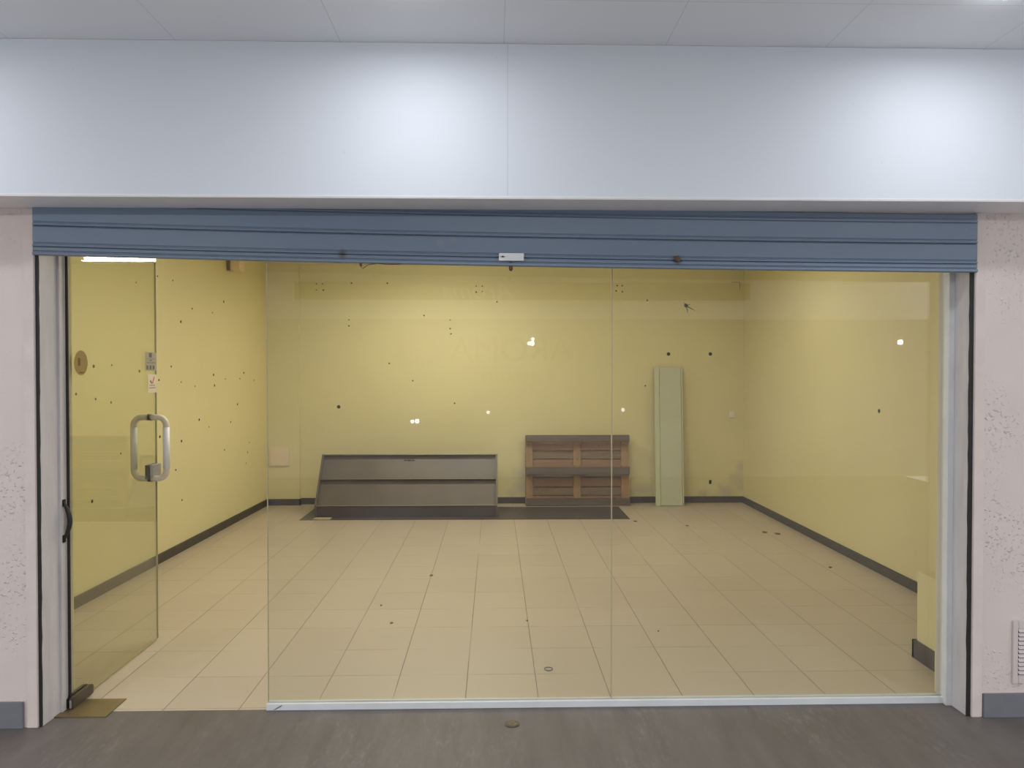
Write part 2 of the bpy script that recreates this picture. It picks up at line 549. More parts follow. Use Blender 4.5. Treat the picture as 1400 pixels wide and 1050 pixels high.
# outer walls
for side, x0, x1 in (('left', -8.0, -1.95), ('right', 2.095, 8.0)):
    bm = bmesh.new()
    add_box(bm, (x0, FW, 0), (x1, FW + 0.22, 2.203))
    w = obj('wall_front_' + side, bm, 'pink', **S)
    bm = bmesh.new()
    if side == 'left':
        add_box(bm, (-1.979, FW - 0.006, 0.0), (-1.934, FW + 0.02, 2.195), 0, 0.002)
    else:
        add_box(bm, (2.083, FW - 0.006, 0.0), (2.129, FW + 0.02, 2.195), 0, 0.002)
    obj('corner_strip', bm, 'plaster', w)
box_obj('baseboard_front_left', (-8, FW - 0.012, 0), (-1.992, FW, 0.112), 'grey_tile_skirting', 0.002, **S)
box_obj('baseboard_front_right', (2.132, FW - 0.012, 0), (8, FW, 0.104), 'grey_tile_skirting', 0.002, **S)

# jambs
bm = bmesh.new()
add_prism(bm, [(-2.30, 3.138), (-1.923, 3.138), (-1.918, 3.255), (-1.918, 3.36), (-2.30, 3.36)], 2, 0, 2.2)
j = obj('trim_left', bm, 'jamb', **S)
bm = bmesh.new()
add_box(bm, (-1.918, 3.258, 0), (-1.908, 3.30, 2.16), 0, 0.001)
obj('frame_profile', bm, 'jamb', j)
bm = bmesh.new()
add_prism(bm, [(2.069, 3.138), (2.40, 3.138), (2.40, 3.36), (2.068, 3.36), (2.066, 3.24)], 2, 0, 2.2)
j = obj('trim_right', bm, 'jamb', **S)
bm = bmesh.new()
add_box(bm, (2.0405, 3.238, 0), (2.0665, 3.276, 2.16), 0, 0.001)
add_box(bm, (2.052, 3.276, 0), (2.0665, 3.305, 2.16), 0, 0.001)
obj('frame_profile', bm, 'white_alu', j)

# inner walls of the shop
bm = bmesh.new()
add_prism(bm, [(lwx(3.30), 3.30), (lwx(8.6), 8.6), (lwx(8.6) - 0.15, 8.6), (lwx(3.3) - 0.15, 3.30)], 2, 0, 2.86)
wl = obj('wall_left', bm, 'yellow', **S)
box_obj('wall_right', (RWX, 3.30, 0), (RWX + 0.15, 8.6, 2.86), 'yellow', **S)
wb = box_obj('wall_back', (-2.9, BK, 0), (3.1, BK + 0.15, 2.86), 'yellow_back', **S)
box_obj('wall_pillar', (-2.62, 8.385, 0), (-2.225, BK, 2.75), 'yellow', **S)
box_obj('wall_front_inner_left', (-2.85, 3.355, 0), (-1.93, 3.39, 2.86), 'yellow', **S)
box_obj('wall_front_inner_right', (2.08, 3.355, 0), (3.0, 3.39, 2.86), 'yellow', **S)

# dark skirting inside
SKH = 0.072
bm = bmesh.new()
add_prism(bm, [(lwx(3.39), 3.39), (lwx(8.385), 8.385), (lwx(8.385) + 0.016, 8.385), (lwx(3.39) + 0.016, 3.39)], 2, 0, SKH)
obj('baseboard_left', bm, 'skirting', **S)
box_obj('baseboard_pillar', (-2.585, 8.370, 0), (-2.21, 8.385, SKH), 'skirting', 0.002, **S)
bm = bmesh.new()
add_box(bm, (-2.225, 8.37, 0), (-2.210, 8.45, SKH))
add_box(bm, (-2.21, 8.434, 0), (RWX, 8.45, SKH))
obj('baseboard_back', bm, 'skirting', **S)
box_obj('baseboard_right', (RWX - 0.016, 3.79, 0), (RWX, 8.434, SKH), 'skirting', 0.002, **S)

# low boxed-in plinth in the near right corner
pl = box_obj('trim_plinth', (2.228, 3.39, 0), (RWX - 0.001, 3.79, 0.460), 'yellow', 0.003, **S)
bm = bmesh.new()
add_box(bm, (2.212, 3.36, 0), (2.228, 3.806, 0.095))
add_box(bm, (2.212, 3.79, 0), (2.88, 3.806, 0.095))
obj('plinth_skirting', bm, 'skirting', pl)

# threshold channel under the fixed panes
bm = bmesh.new()
add_box(bm, (-1.017, 3.262, 0.0), (2.052, 3.276, 0.028), 0, 0.001)
add_box(bm, (-1.017, 3.294, 0.0), (2.052, 3.303, 0.028), 0, 0.001)
add_box(bm, (-1.017, 3.276, 0.0), (2.052, 3.294, 0.006))
tr = obj('trim_threshold', bm, 'white_alu', **S)
bm = bmesh.new()
add_prism(bm, [(-0.985, 0.004), (-0.960, 0.018), (-0.945, 0.026), (-0.950, 0.018), (-0.975, 0.004)], 1, 3.2600, 3.2625)
obj('crack', bm, 'mid_ink', tr)

# ------------------------------------------------------------------ glass
def pane(name, x0, x1):
    w = box_obj(name, (x0, GY - 0.005, 0.008), (x1, GY + 0.005, 2.165), 'glass', **S)
    return w
w1 = pane('window_1', -1.012, 0.526)
box_obj('pane_edge', (-1.0145, GY - 0.005, 0.03), (-1.012, GY + 0.005, 2.16), 'glass_edge', parent=w1)
w2 = pane('window_2', 0.531, 2.050)
box_obj('silicone_joint', (0.5262, GY - 0.005, 0.03), (0.5308, GY + 0.005, 2.16), 'joint', parent=w2)

# the glass door, swung a quarter turn into the shop
DX = -1.900
door = box_obj('door_1', (DX - 0.005, 3.305, 0.014), (DX + 0.005, 4.150, 2.155), 'door_glass',
               kind='structure', label='open frameless glass door swung into the shop at the left')
box_obj('free_edge', (DX - 0.005, 4.150, 0.014), (DX + 0.005, 4.1525, 2.155), 'glass_edge', parent=door)
box_obj('bottom_edge', (DX - 0.005, 3.305, 0.0115), (DX + 0.005, 4.15, 0.0138), 'glass_edge', parent=door)
box_obj('edge_seal', (DX - 0.0055, 3.298, 0.012), (DX + 0.0055, 3.3045, 2.155), 'black', parent=door)
bm = bmesh.new()
prof = [(3.286, 0.0065), (3.450, 0.0065), (3.455, 0.012), (3.455, 0.040), (3.448, 0.050), (3.436, 0.053), (3.30, 0.053), (3.286, 0.048)]
for s in (-1, 1):
    add_prism(bm, prof, 0, DX + s * 0.0052, DX + s * 0.021)
pf = obj('patch_fitting', bm, 'bronze', door)
bm = bmesh.new()
add_box(bm, (DX - 0.019, 3.279, 0.010), (DX - 0.010, 3.2858, 0.046), 0, 0.002)
add_box(bm, (DX + 0.008, 3.279, 0.010), (DX + 0.017, 3.2858, 0.046), 0, 0.002)
obj('end_cap', bm, 'steel', pf)
# black arched grip on the pivot edge
bm = bmesh.new()
arc = [(3.276, 0.948), (3.276, 0.925), (3.276, 0.905)] + [(3.277, 0.905)]
pts, rad = [], []
for i in range(17):
    a = i / 16
    pts.append((DX - 0.0075 + 0.028 * math.sin(PI * a), 3.275, 0.936 - 0.176 * a))
    rad.append(0.0048 + 0.0062 * math.sin(PI * a))
add_tube(bm, pts, rad, 10)
add_box(bm, (DX - 0.013, 3.268, 0.912), (DX - 0.003, 3.2895, 0.944), 0, 0.002)
add_box(bm, (DX - 0.013, 3.268, 0.752), (DX - 0.003, 3.2895, 0.786), 0, 0.002)
obj('pull_grip', bm, 'black', door, label='small black arched grip')

# pull handle: two D halves back to back through the glass
def dhandle(sgn, label):
    y = 4.078
    z0, z1, so, R, r = 0.922, 1.260, 0.0885, 0.045, 0.0165
    path = []
    path.append((0.0055, z1))
    path.append((so - R, z1))
    for k in range(1, 7):
        a = PI / 2 * k / 6
        path.append((so - R + R * math.sin(a), z1 - R + R * math.cos(a)))
    for k in range(0, 7):
        a = PI / 2 * k / 6
        path.append((so - R + R * math.cos(a), z0 + R - R * math.sin(a)))
    path.append((0.0055, z0))
    P = [(DX + sgn * px, y, pz) for px, pz in path]
    bm = bmesh.new()
    add_tube(bm, P, r, 14)
    h = obj('pull_handle', bm, 'cream_tube', door, label=label)
    bm = bmesh.new()
    add_tube(bm, [(DX + sgn * so, y, 0.975), (DX + sgn * so, y, 1.205)], r + 0.0012, 14)
    obj('grip_sleeve', bm, 'white_tube', h, label='white sleeve')
    bm = bmesh.new()
    for z in (z0, z1):
        add_tube(bm, [(DX + sgn * 0.0055, y, z), (DX + sgn * 0.009, y, z)], r + 0.003, 14)
    obj('mounting_collar', bm, 'mid_ink', h)
dhandle(1, 'half of the white pull handle on the side towards the panes')
dhandle(-1, 'half of the white pull handle behind the door glass')
bm = bmesh.new()
add_box(bm, (DX + 0.0055, 4.062, 0.918), (DX + 0.022, 4.160, 0.998), 0, 0.002)
add_box(bm, (DX - 0.022, 4.062, 0.918), (DX - 0.0055, 4.160, 0.998), 0, 0.002)
add_box(bm, (DX - 0.022, 4.154, 0.918), (DX + 0.022, 4.160, 0.998), 0, 0.002)
lk = obj('edge_lock', bm, 'steel', door, label='steel lock clamped on the free edge')
box_obj('lock_face', (DX - 0.020, 4.0605, 0.920), (DX + 0.004, 4.0618, 0.996), 'grey_ink', parent=lk)

# stickers on the door glass (they face the panes, +X)
def sticker(name, label, base, marks, poly, x=DX + 0.0052):
    bm = bmesh.new()
    add_prism(bm, poly, 0, x, x + 0.0008, 0)
    mats = [base]
    for mt, q in marks:
        if mt not in mats:
            mats.append(mt)
        add_prism(bm, q, 0, x + 0.0009, x + 0.0012, mats.index(mt))
    return obj(name, bm, mats, label=label, cat='sticker', group='stickers on the glass door')
def rc(y0, y1, z0, z1):
    return [(y0, z0), (y1, z0), (y1, z1), (y0, z1)]
ell = [(3.400 + 0.054 * math.cos(2 * PI * i / 36), 1.550 + 0.057 * math.sin(2 * PI * i / 36)) for i in range(36)]
mk = [('faint_ink', rc(3.366 + 0.004 * i, 3.434 - 0.004 * i, 1.579 + 0.007 * i, 1.583 + 0.007 * i)) for i in range(2)]
mk += [('brown_ink', rc(3.375, 3.393, 1.537, 1.572)), ('faint_ink', rc(3.402, 3.408, 1.558, 1.568)), ('faint_ink', rc(3.404, 3.425, 1.546, 1.550)),
       ('faint_ink', rc(3.418, 3.424, 1.558, 1.568))]
mk += [('faint_ink', rc(3.362 + 0.002 * i, 3.438 - 0.003 * i, 1.528 - 0.008 * i, 1.5315 - 0.008 * i)) for i in range(3)]
mk += [('brown_ink', rc(3.385, 3.420, 1.503, 1.508))]
sticker('oval_sticker', 'round gold sticker with brown print near the hinge side of the glass door', 'gold_sticker', mk, ell)
mk = [('grey_ink', rc(4.060, 4.092, 1.590, 1.615)), ('mid_ink', rc(4.030, 4.138, 1.580, 1.584)), ('grey_ink', rc(4.066, 4.094, 1.572, 1.577)),
      ('mid_ink', rc(4.034, 4.138, 1.556, 1.566))]
mk += [('grey_ink', rc(4.030 + 0.036 * i, 4.050 + 0.036 * i, 1.524, 1.546)) for i in range(3)]
sticker('notice_sticker', 'square grey sticker with dark print on the free edge of the glass door', 'grey_sticker', mk, rc(4.018, 4.148, 1.517, 1.618))
mk = [('grey_ink', [(4.068, 1.459), (4.078, 1.468), (4.094, 1.448), (4.086, 1.444)]), ('red_ink', [(4.094, 1.448), (4.116, 1.487), (4.124, 1.482), (4.104, 1.444)]),
      ('mid_ink', rc(4.064, 4.130, 1.434, 1.439)), ('mid_ink', rc(4.058, 4.134, 1.420, 1.425))]
sticker('tick_sticker', 'small white sticker with a red and grey tick below the square grey one', 'white_sticker', mk, rc(4.046, 4.148, 1.396, 1.497))

# floor spring plate and floor socket
bm = bmesh.new()
add_box(bm, (-1.938, 3.213, 0.0), (-1.695, 3.392, 0.0045), 0, 0.001)
obj('floor_spring_plate', bm, 'brass', label='square brass cover plate on the floor under the glass door pivot', cat='floor plate')
t = thing('floor_socket', 'small round brass floor socket set in the dark mall flooring', 'floor socket', (0.075, 3.13 - 0.02, 0))
bm = bmesh.new()
add_disc(bm, (0.075, 3.11, 0.0), 0.032, 0.003, 2, 28)
obj('rim', bm, 'bronze', t)
bm = bmesh.new()
add_disc(bm, (0.075, 3.11, 0.003), 0.024, 0.0012, 2, 24)
add_box(bm, (0.069, 3.103, 0.0042), (0.081, 3.117, 0.0052))
obj('lid', bm, 'brass_dark', t)

# ------------------------------------------------------------------ roller shutter (nearly all rolled up, hanging a little askew)
SH = thing('roller_shutter', 'blue grey metal roller shutter rolled up over the shopfront', 'shutter', (0.075, FW, 1.96))
XL, XR = -1.931, 2.083
def drop(x):
    k = (x - XL) / (XR - XL)
    return -0.060 * k - 0.010 * 4 * k * (1 - k)
def strip(bm, profile, x0=XL, x1=XR, n=24, mi=0):
    """profile: closed (y, z) outline carried along X following the sag"""
    rows = []
    for i in range(n + 1):
        x = x0 + (x1 - x0) * i / n
        rows.append([bm.verts.new((x, y, z + drop(x))) for y, z in profile])
    m = len(profile)
    for a, b in zip(rows, rows[1:]):
        for k in range(m):
            bm.faces.new([a[k], a[(k + 1) % m], b[(k + 1) % m], b[k]])
    bm.faces.new(rows[0][::-1]); bm.faces.new(rows[-1])
Y0 = FW - 0.016
def slat(z0, z1):
    """a slat with a rolled lip along its foot"""
    return [(Y0 + 0.006, z1), (Y0, z1 - 0.006), (Y0, z0 + 0.018), (Y0 + 0.004, z0 + 0.014), (Y0 + 0.004, z0 + 0.011), (Y0 - 0.003, z0 + 0.008),
            (Y0 - 0.003, z0 + 0.002), (Y0 + 0.004, z0), (Y0 + 0.014, z0), (Y0 + 0.014, z1)]
for z0, z1 in ((2.122, 2.213), (2.034, 2.121)):
    bm = bmesh.new()
    strip(bm, slat(z0, z1))
    obj('slat', bm, 'shutter', SH)
bm = bmesh.new()
strip(bm, slat(2.210, 2.250))
strip(bm, [(Y0 + 0.003, 2.033), (Y0 - 0.001, 2.028), (Y0 - 0.001, 2.018), (Y0 + 0.004, 2.016), (Y0 + 0.004, 2.013), (Y0 - 0.005, 2.009),
           (Y0 - 0.005, 2.001), (Y0, 1.998), (Y0 + 0.018, 1.998), (Y0 + 0.018, 2.033)], XL + 0.0, XR)
obj('bottom_bar', bm, 'shutter', SH)
bm = bmesh.new()
xm = (0.019 + 0.125) / 2
add_box(bm, (0.019, Y0 - 0.010, 1.979), (0.125, Y0 - 0.0055, 2.011), 0, 0.0015)
lp = obj('lock_plate', bm, 'steel', SH, label='bright steel lock plate')
bm = bmesh.new()
add_tube(bm, [(0.036, Y0 - 0.0115, 1.996), (0.036, Y0 - 0.0095, 1.996)], 0.004, 10)
add_box(bm, (0.026, Y0 - 0.0106, 1.994), (0.046, Y0 - 0.0100, 1.997))
obj('keyhole', bm, 'black', lp)
bm = bmesh.new()
add_tube(bm, [(0.070, Y0 + 0.008, 1.975), (0.070, Y0 + 0.008, 1.945), (0.070, Y0 + 0.008, 1.938)], [0.0085, 0.0085, 0.004], 12)
obj('lock_bolt', bm, 'rust', SH, label='rusty bolt hanging below the bottom bar')
bm = bmesh.new()
add_tube(bm, [(0.775, Y0 - 0.004, 1.989), (0.782, Y0 - 0.014, 1.990)], 0.013, 12)
obj('rusty_stud', bm, 'rust', SH)
bm = bmesh.new()
ws = [(-0.565, 1.985), (-0.562, 1.968), (-0.566, 1.952), (-0.558, 1.946), (-0.535, 1.962), (-0.50, 1.968), (-0.46, 1.9645), (-0.40, 1.9645), (-0.385, 1.972)]
add_tube(bm, [(x, Y0 + 0.008, z) for x, z in ws], 0.0016, 6)
add_tube(bm, [(-0.568, Y0 + 0.008, 1.982), (-0.566, Y0 + 0.008, 1.956)], 0.005, 8)
add_tube(bm, [(x, Y0 + 0.008, 1.980 - 0.010 * math.sin(PI * (x + 0.72) / 0.12)) for x in [-0.72 + 0.02 * i for i in range(7)]], 0.0012, 6)
obj('loose_wire', bm, 'rust', SH, label='rusty wire dangling under the bottom bar')

for side, x0, x1 in (('left', -1.936, -1.9195), ('right', 2.0635, 2.083)):
    bm = bmesh.new()
    n = 40
    rows = []
    rnd = random.Random(3 if side == 'left' else 5)
    for i in range(n + 1):
        z = 2.19 * i / n
        e = rnd.uniform(-0.0015, 0.0015)
        a, b = (x0, x1 + e) if side == 'left' else (x0 + e, x1)
        rows.append([bm.verts.new(p) for p in ((a, FW + 0.004, z), (b, FW + 0.004, z), (b, FW + 0.007, z), (a, FW + 0.007, z))])
    for p, q in zip(rows, rows[1:]):
        for k in range(4):
            bm.faces.new([p[k], p[(k + 1) % 4], q[(k + 1) % 4], q[k]])
    bm.faces.new(rows[0][::-1]); bm.faces.new(rows[-1])
    obj('shutter_guide', bm, 'black', label='black vertical shutter guide on the %s side of the shopfront' % side, cat='shutter guide', group='shutter guides')

# ------------------------------------------------------------------ wall vent, right outer wall
V = thing('wall_vent', 'pinkish louvred air vent low on the right outer wall', 'air vent', (2.32, FW, 0.148))
bm = bmesh.new()
add_box(bm, (2.262, FW - 0.008, 0.146), (2.286, FW, 0.422), 0, 0.002)
add_box(bm, (2.286, FW - 0.008, 0.146), (2.53, FW, 0.182), 0, 0.002)
add_box(bm, (2.286, FW - 0.008, 0.386), (2.53, FW, 0.422), 0, 0.002)
add_box(bm, (2.506, FW - 0.008, 0.182), (2.53, FW, 0.386), 0, 0.002)
obj('frame', bm, 'vent', V)
bm = bmesh.new()
add_box(bm, (2.286, FW - 0.0015, 0.182), (2.506, FW - 0.0005, 0.386))
obj('backing', bm, 'black', V)
for i in range(11):
    z = 0.186 + 0.0185 * i
    bm = bmesh.new()
    add_prism(bm, [(FW - 0.002, z + 0.012), (FW - 0.002, z + 0.014), (FW - 0.010, z + 0.005), (FW - 0.010, z + 0.001)], 0, 2.288, 2.504)
    obj('louvre', bm, 'vent', V)

# ------------------------------------------------------------------ things at the back of the shop
# dark sheet on the floor
bm = bmesh.new()
add_prism(bm, [(-2.000, 7.515), (1.398, 7.495), (1.398, 8.20), (-2.000, 8.21)], 2, 0.0, 0.003)
obj('floor_sheet', bm, 'mat', label='long dark sheet on the tiles under the metal stand and the pallet', cat='floor sheet')
bm = bmesh.new()
add_prism(bm, [(-1.86, 7.535), (-1.78, 7.528), (-1.69, 7.535), (-1.685, 7.60), (-1.85, 7.605)], 2, 0.003, 0.012)
obj('tile_fragment', bm, 'tile_chip', label='beige broken tile piece at the left foot of the long metal stand', cat='tile piece')

# long metal display stand with sloping front
st = thing('display_stand', 'long low dark metal display stand with a sloping front at the back wall', 'display stand', (-0.92, 7.9, 0.003))
SXL, SXR = -1.872, 0.034
B0, F0 = 0.0035, 7.645           # floor, foot of the front
pA = Vector((0, 7.63, 0.123)); pB = Vector((0, 7.985, 0.625))
sl = (pB - pA)
nrm = Vector((0, -sl.z, sl.y)).normalized()
def on(k, off=0.0):
    q = pA + sl * k + nrm * off
    return (q.y, q.z)
TH = 0.012
for s, xa, xb in (('l', SXL, SXL + 0.020), ('r', SXR - 0.020, SXR)):
    bm = bmesh.new()
    add_prism(bm, [(7.645, B0), (7.63, 0.116), on(0, 0.0), on(1, 0.0), (pB.y + 0.03, pB.z - 0.004), (8.25, B0)], 0, xa, xb)
    obj('side_panel', bm, 'stand', st)
bm = bmesh.new()
add_prism(bm, [on(0.0, -0.045), on(1.0, -0.045), on(1.0, -0.057), on(0.0, -0.057)], 0, SXL + 0.0205, SXR - 0.0205)
obj('sloping_back', bm, 'stand', st)
bm = bmesh.new()
add_box(bm, (SXL + 0.0205, 7.647, B0), (SXR - 0.0205, 7.662, 0.112))
obj('base_panel', bm, 'stand_base', st, label='darker base panel')
for nm, k in (('bottom_ledge', 0.0), ('middle_ledge', 0.505), ('top_ledge', 0.985)):
    bm = bmesh.new()
    a = Vector((0, *on(k, 0.0))); b = Vector((0, *on(k, -0.044)))
    u = sl.normalized() * 0.008
    add_prism(bm, [(a.y, a.z), (b.y, b.z), ((b + u).y, (b + u).z), ((a + u).y, (a + u).z)], 0, SXL + 0.0205, SXR - 0.0205, 0)
    c = a + u * 0.0 - nrm * -0.0006
    d = a + u + nrm * 0.0006
    add_prism(bm, [(c.y, c.z), (d.y, d.z), ((a + u).y, (a + u).z), (a.y, a.z)], 0, SXL + 0.0205, SXR - 0.0205, 1)
    obj(nm, bm, ['stand', 'stand_edge'], st)
bm = bmesh.new()
add_box(bm, (-0.945, 0, 0), (-0.915, 0.006, 0.012))
add_box(bm, (-0.985, 0, 0.004), (-0.955, 0.005, 0.010))
add_box(bm, (-0.905, 0, 0.004), (-0.87, 0.005, 0.010))
for v in bm.verts:
    q = on(0.90, -0.044 + v.co.y)
    v.co = Vector((v.co.x, q[0], q[1] + v.co.z))
obj('catch', bm, 'stand_base', st)

# wooden pallet standing on its long edge, skids to the front
PT = thing('pallet', 'brown wooden pallet standing on its long edge against the back wall', 'pallet', (0.95, 8.26, 0.0035))
PX0, PX1, PH = 0.352, 1.545, 0.80
tilt = math.radians(3.0)
RM = Matrix.Translation((0, 8.250, 0.004)) @ Matrix.Rotation(-tilt, 4, 'X')
rp = random.Random(11)
def pbox(name, x0, x1, y0, y1, z0, z1, mat, lab=None):
    bm = bmesh.new()
    add_box(bm, (x0, y0, z0), (x1, y1, z1), 0, 0.003)
    bmesh.ops.subdivide_edges(bm, edges=[e for e in bm.edges if e.calc_length() > 0.3], cuts=5)
    for v in bm.verts:
        v.co += Vector((rp.uniform(-1, 1) * 0.0015, rp.uniform(-1, 1) * 0.0015, rp.uniform(-1, 1) * 0.0015))
    bm.transform(RM)
    return obj(name, bm, mat, PT, label=lab)
for z0, z1 in ((0.0, 0.085), (0.355, 0.435), (0.725, 0.80)):            # skid boards nearest the viewer
    pbox('skid_board', PX0 + rp.uniform(0, 0.008), PX1 - rp.uniform(0, 0.008), 0.0, 0.022, z0, z1, 'wood_grey', 'weathered grey skid board')
for xa, xb in ((PX0 + 0.004, PX0 + 0.082), (0.902, 0.984), (PX1 - 0.092, PX1 - 0.006)):
    for z0, z1 in ((0.0, 0.10), (0.345, 0.445), (0.70, 0.798)):
        pbox('block', xa, xb, 0.0225, 0.075, z0, z1, 'wood_orange')
    pbox('stringer_board', xa + 0.002, xb + 0.004, 0.0755, 0.092, 0.002, PH - 0.003, 'wood_orange', 'orange brown stringer board')
zz = 0.003
for k, (hh, mt) in enumerate(((0.098, 'wood_red'), (0.090, 'wood_brown'), (0.105, 'wood_red'), (0.088, 'wood_brown'), (0.100, 'wood_red'), (0.092, 'wood_brown'), (0.098, 'wood_red'), (0.060, 'wood_brown'))):
    pbox('deck_board', PX0, PX1, 0.0925, 0.1145, zz, min(PH - 0.002, zz + hh), mt)
    zz += hh + 0.008

# pale board leaning by the right corner
GB = thing('leaning_board', 'tall narrow pale grey green board leaning upright on the back wall', 'board', (1.99, 8.26, 0))
L = 1.584
ang = math.atan2(0.165, 1.575)
GM = Matrix.Translation((1.988, 8.222, 0.002)) @ Matrix.Rotation(math.radians(0.5), 4, 'Y') @ Matrix.Rotation(-ang, 4, 'X')
def gb(name, lo, hi, mat):
    bm = bmesh.new()
    add_box(bm, lo, hi, 0, 0.001)
    bm.transform(GM)
    return obj(name, bm, mat, GB)
gb('face', (-0.102, 0.004, 0.004), (0.145, 0.020, L - 0.004), 'board')
gb('backing', (-0.158, 0.0225, 0.004), (0.160, 0.026, L - 0.004), 'stand_edge')
gb('edge_strip', (-0.160, 0.0, 0.0), (-0.1055, 0.022, L), 'board_edge')
gb('side_edge', (0.1485, 0.0, 0.0), (0.162, 0.022, L), 'board_edge')

# cover plate on the pillar, switch and socket on the back wall, box on the left wall
t = thing('cover_plate', 'square cream cover plate low on the pillar by the back left corner', 'cover plate', (-2.45, 8.385, 0.557))
bm = bmesh.new()
add_box(bm, (-2.560, 8.371, 0.447), (-2.338, 8.3848, 0.668), 0, 0.003)
obj('rim', bm, 'cream_plastic', t)
bm = bmesh.new()
add_box(bm, (-2.552, 8.3675, 0.455), (-2.346, 8.3708, 0.660), 0, 0.0015)
obj('lid', bm, 'cream_plastic', t)
t = thing('light_switch', 'small square white switch on the back wall near the right corner', 'switch', (2.765, BK, 1.026))
bm = bmesh.new()
add_box(bm, (2.727, BK - 0.012, 0.988), (2.803, BK, 1.064), 0, 0.003)
obj('frame', bm, 'white_plastic', t)
bm = bmesh.new()
add_box(bm, (2.739, BK - 0.016, 1.0), (2.791, BK - 0.0122, 1.052), 0, 0.002)
obj('rocker', bm, 'white_plastic', t)
bm = bmesh.new()
add_box(bm, (2.500, BK - 0.004, 0.217), (2.528, BK, 0.262), 0, 0.001)
obj('wall_outlet', bm, 'dark_plug', label='small dark outlet hole low on the back wall right of the pale board', cat='wall outlet')
t = thing('junction_box', 'beige box high on the left wall just below the shutter', 'box', (lwx(7.54), 7.54, 2.56))
bm = bmesh.new()
add_box(bm, (lwx(7.40) + 0.001, 7.25, 2.520), (lwx(7.25) + 0.125, 7.40, 2.66), 0, 0.005)
obj('body', bm, 'cream_plastic', t)
bm = bmesh.new()
add_box(bm, (lwx(7.25) + 0.004, 7.243, 2.512), (lwx(7.25) + 0.036, 7.2495, 2.655), 0, 0.001)
obj('cover', bm, 'mid_ink', t)

# screw holes and plugs left in the walls
def hole(parent, p, r, axis, mat='hole', name='screw_hole'):
    bm = bmesh.new()
    c = list(p)
    h = 0.0016
    if axis == 1:
        c[1] -= h
    add_disc(bm, c, r, h, axis, 10)
    return obj(name, bm, mat, parent)
LH = [(6.11, 2.27), (5.85, 2.27), (5.52, 2.18), (6.47, 2.07), (6.9, 2.07), (7.17, 2.2), (6.25, 1.94), (6.07, 1.56), (5.86, 1.45), (5.56, 1.52), (5.18, 1.56),
      (4.96, 1.55), (6.52, 1.39), (6.92, 1.49), (6.94, 1.39), (7.2, 1.45), (7.58, 1.45), (7.69, 1.51), (7.99, 1.43), (7.51, 1.19), (6.6, 1.09), (7.33, 1.02),
      (5.87, 1.0), (6.14, 0.7), (6.25, 0.93), (7.79, 0.67), (7.74, 0.56), (7.84, 0.77), (7.17, 0.76), (6.25, 0.43), (4.76, 1.37), (4.98, 1.33), (5.17, 1.3),
      (4.69, 1.44), (5.29, 0.93), (4.93, 0.65), (6.25, 1.43), (6.81, 1.01)]
rh = random.Random(2)
for y, z in LH:
    hole(wl, (lwx(y), y, z), rh.choice((0.007, 0.009, 0.012)), 0)
BH = [(-2.04, 2.53), (-1.97, 2.53), (-2.04, 2.46), (-1.96, 2.46), (-0.21, 2.51), (-0.14, 2.51), (-0.21, 2.44), (-0.14, 2.45), (1.42, 2.52), (1.48, 2.52),
      (1.41, 2.46), (1.48, 2.45), (-1.64, 2.54), (-1.23, 2.54), (-1.67, 2.12), (-1.67, 2.05), (-0.81, 2.17), (-0.51, 2.12), (-0.51, 2.02), (-0.5, 1.96),
      (1.77, 2.35), (-0.94, 1.42), (-0.46, 1.16), (0.03, 2.33), (1.75, 1.36), (-1.21, 1.62)]
for x, z in BH:
    hole(wb, (x, BK, z), rh.choice((0.007, 0.009)), 1)
# chipped crack around the old fixing high on the right
bm = bmesh.new()
add_disc(bm, (2.222, BK - 0.002, 2.292), 0.022, 0.002, 1, 9)
for dx, dz in ((0.11, -0.06), (0.02, -0.09), (-0.03, 0.04), (0.05, 0.015)):
    add_tube(bm, [(2.222, BK - 0.001, 2.29), (2.222 + dx * 0.5 + 0.006, BK - 0.001, 2.29 + dz * 0.55), (2.222 + dx, BK - 0.001, 2.29 + dz)], [0.006, 0.004, 0.001], 6)
obj('chipped_crack', bm, 'hole', wb)
bm = bmesh.new()
add_box(bm, (2.76, BK - 0.0015, 2.560), (2.855, BK, 2.566))
add_box(bm, (2.849, BK - 0.0015, 2.480), (2.855, BK, 2.560))
obj('pencil_mark', bm, 'faint_ink', wb)
for x, z, lab in ((-1.79, 1.12, 'black wall plug in the back wall above the long metal stand'), (2.02, 1.73, 'black wall plug above the pale leaning board'),
                  (2.51, 1.73, 'black wall plug between the pale board and the right corner')):
    o = hole(None, (x, BK, z), 0.021, 1, 'dark_plug', 'wall_plug')
    tag(o, lab, 'wall plug', 'black plugs in the shop walls')
o = hole(None, (RWX - 0.0016, 5.444, 1.219), 0.016, 0, 'dark_plug', 'wall_plug')
tag(o, 'black wall plug alone in the middle of the right wall', 'wall plug', 'black plugs in the shop walls')

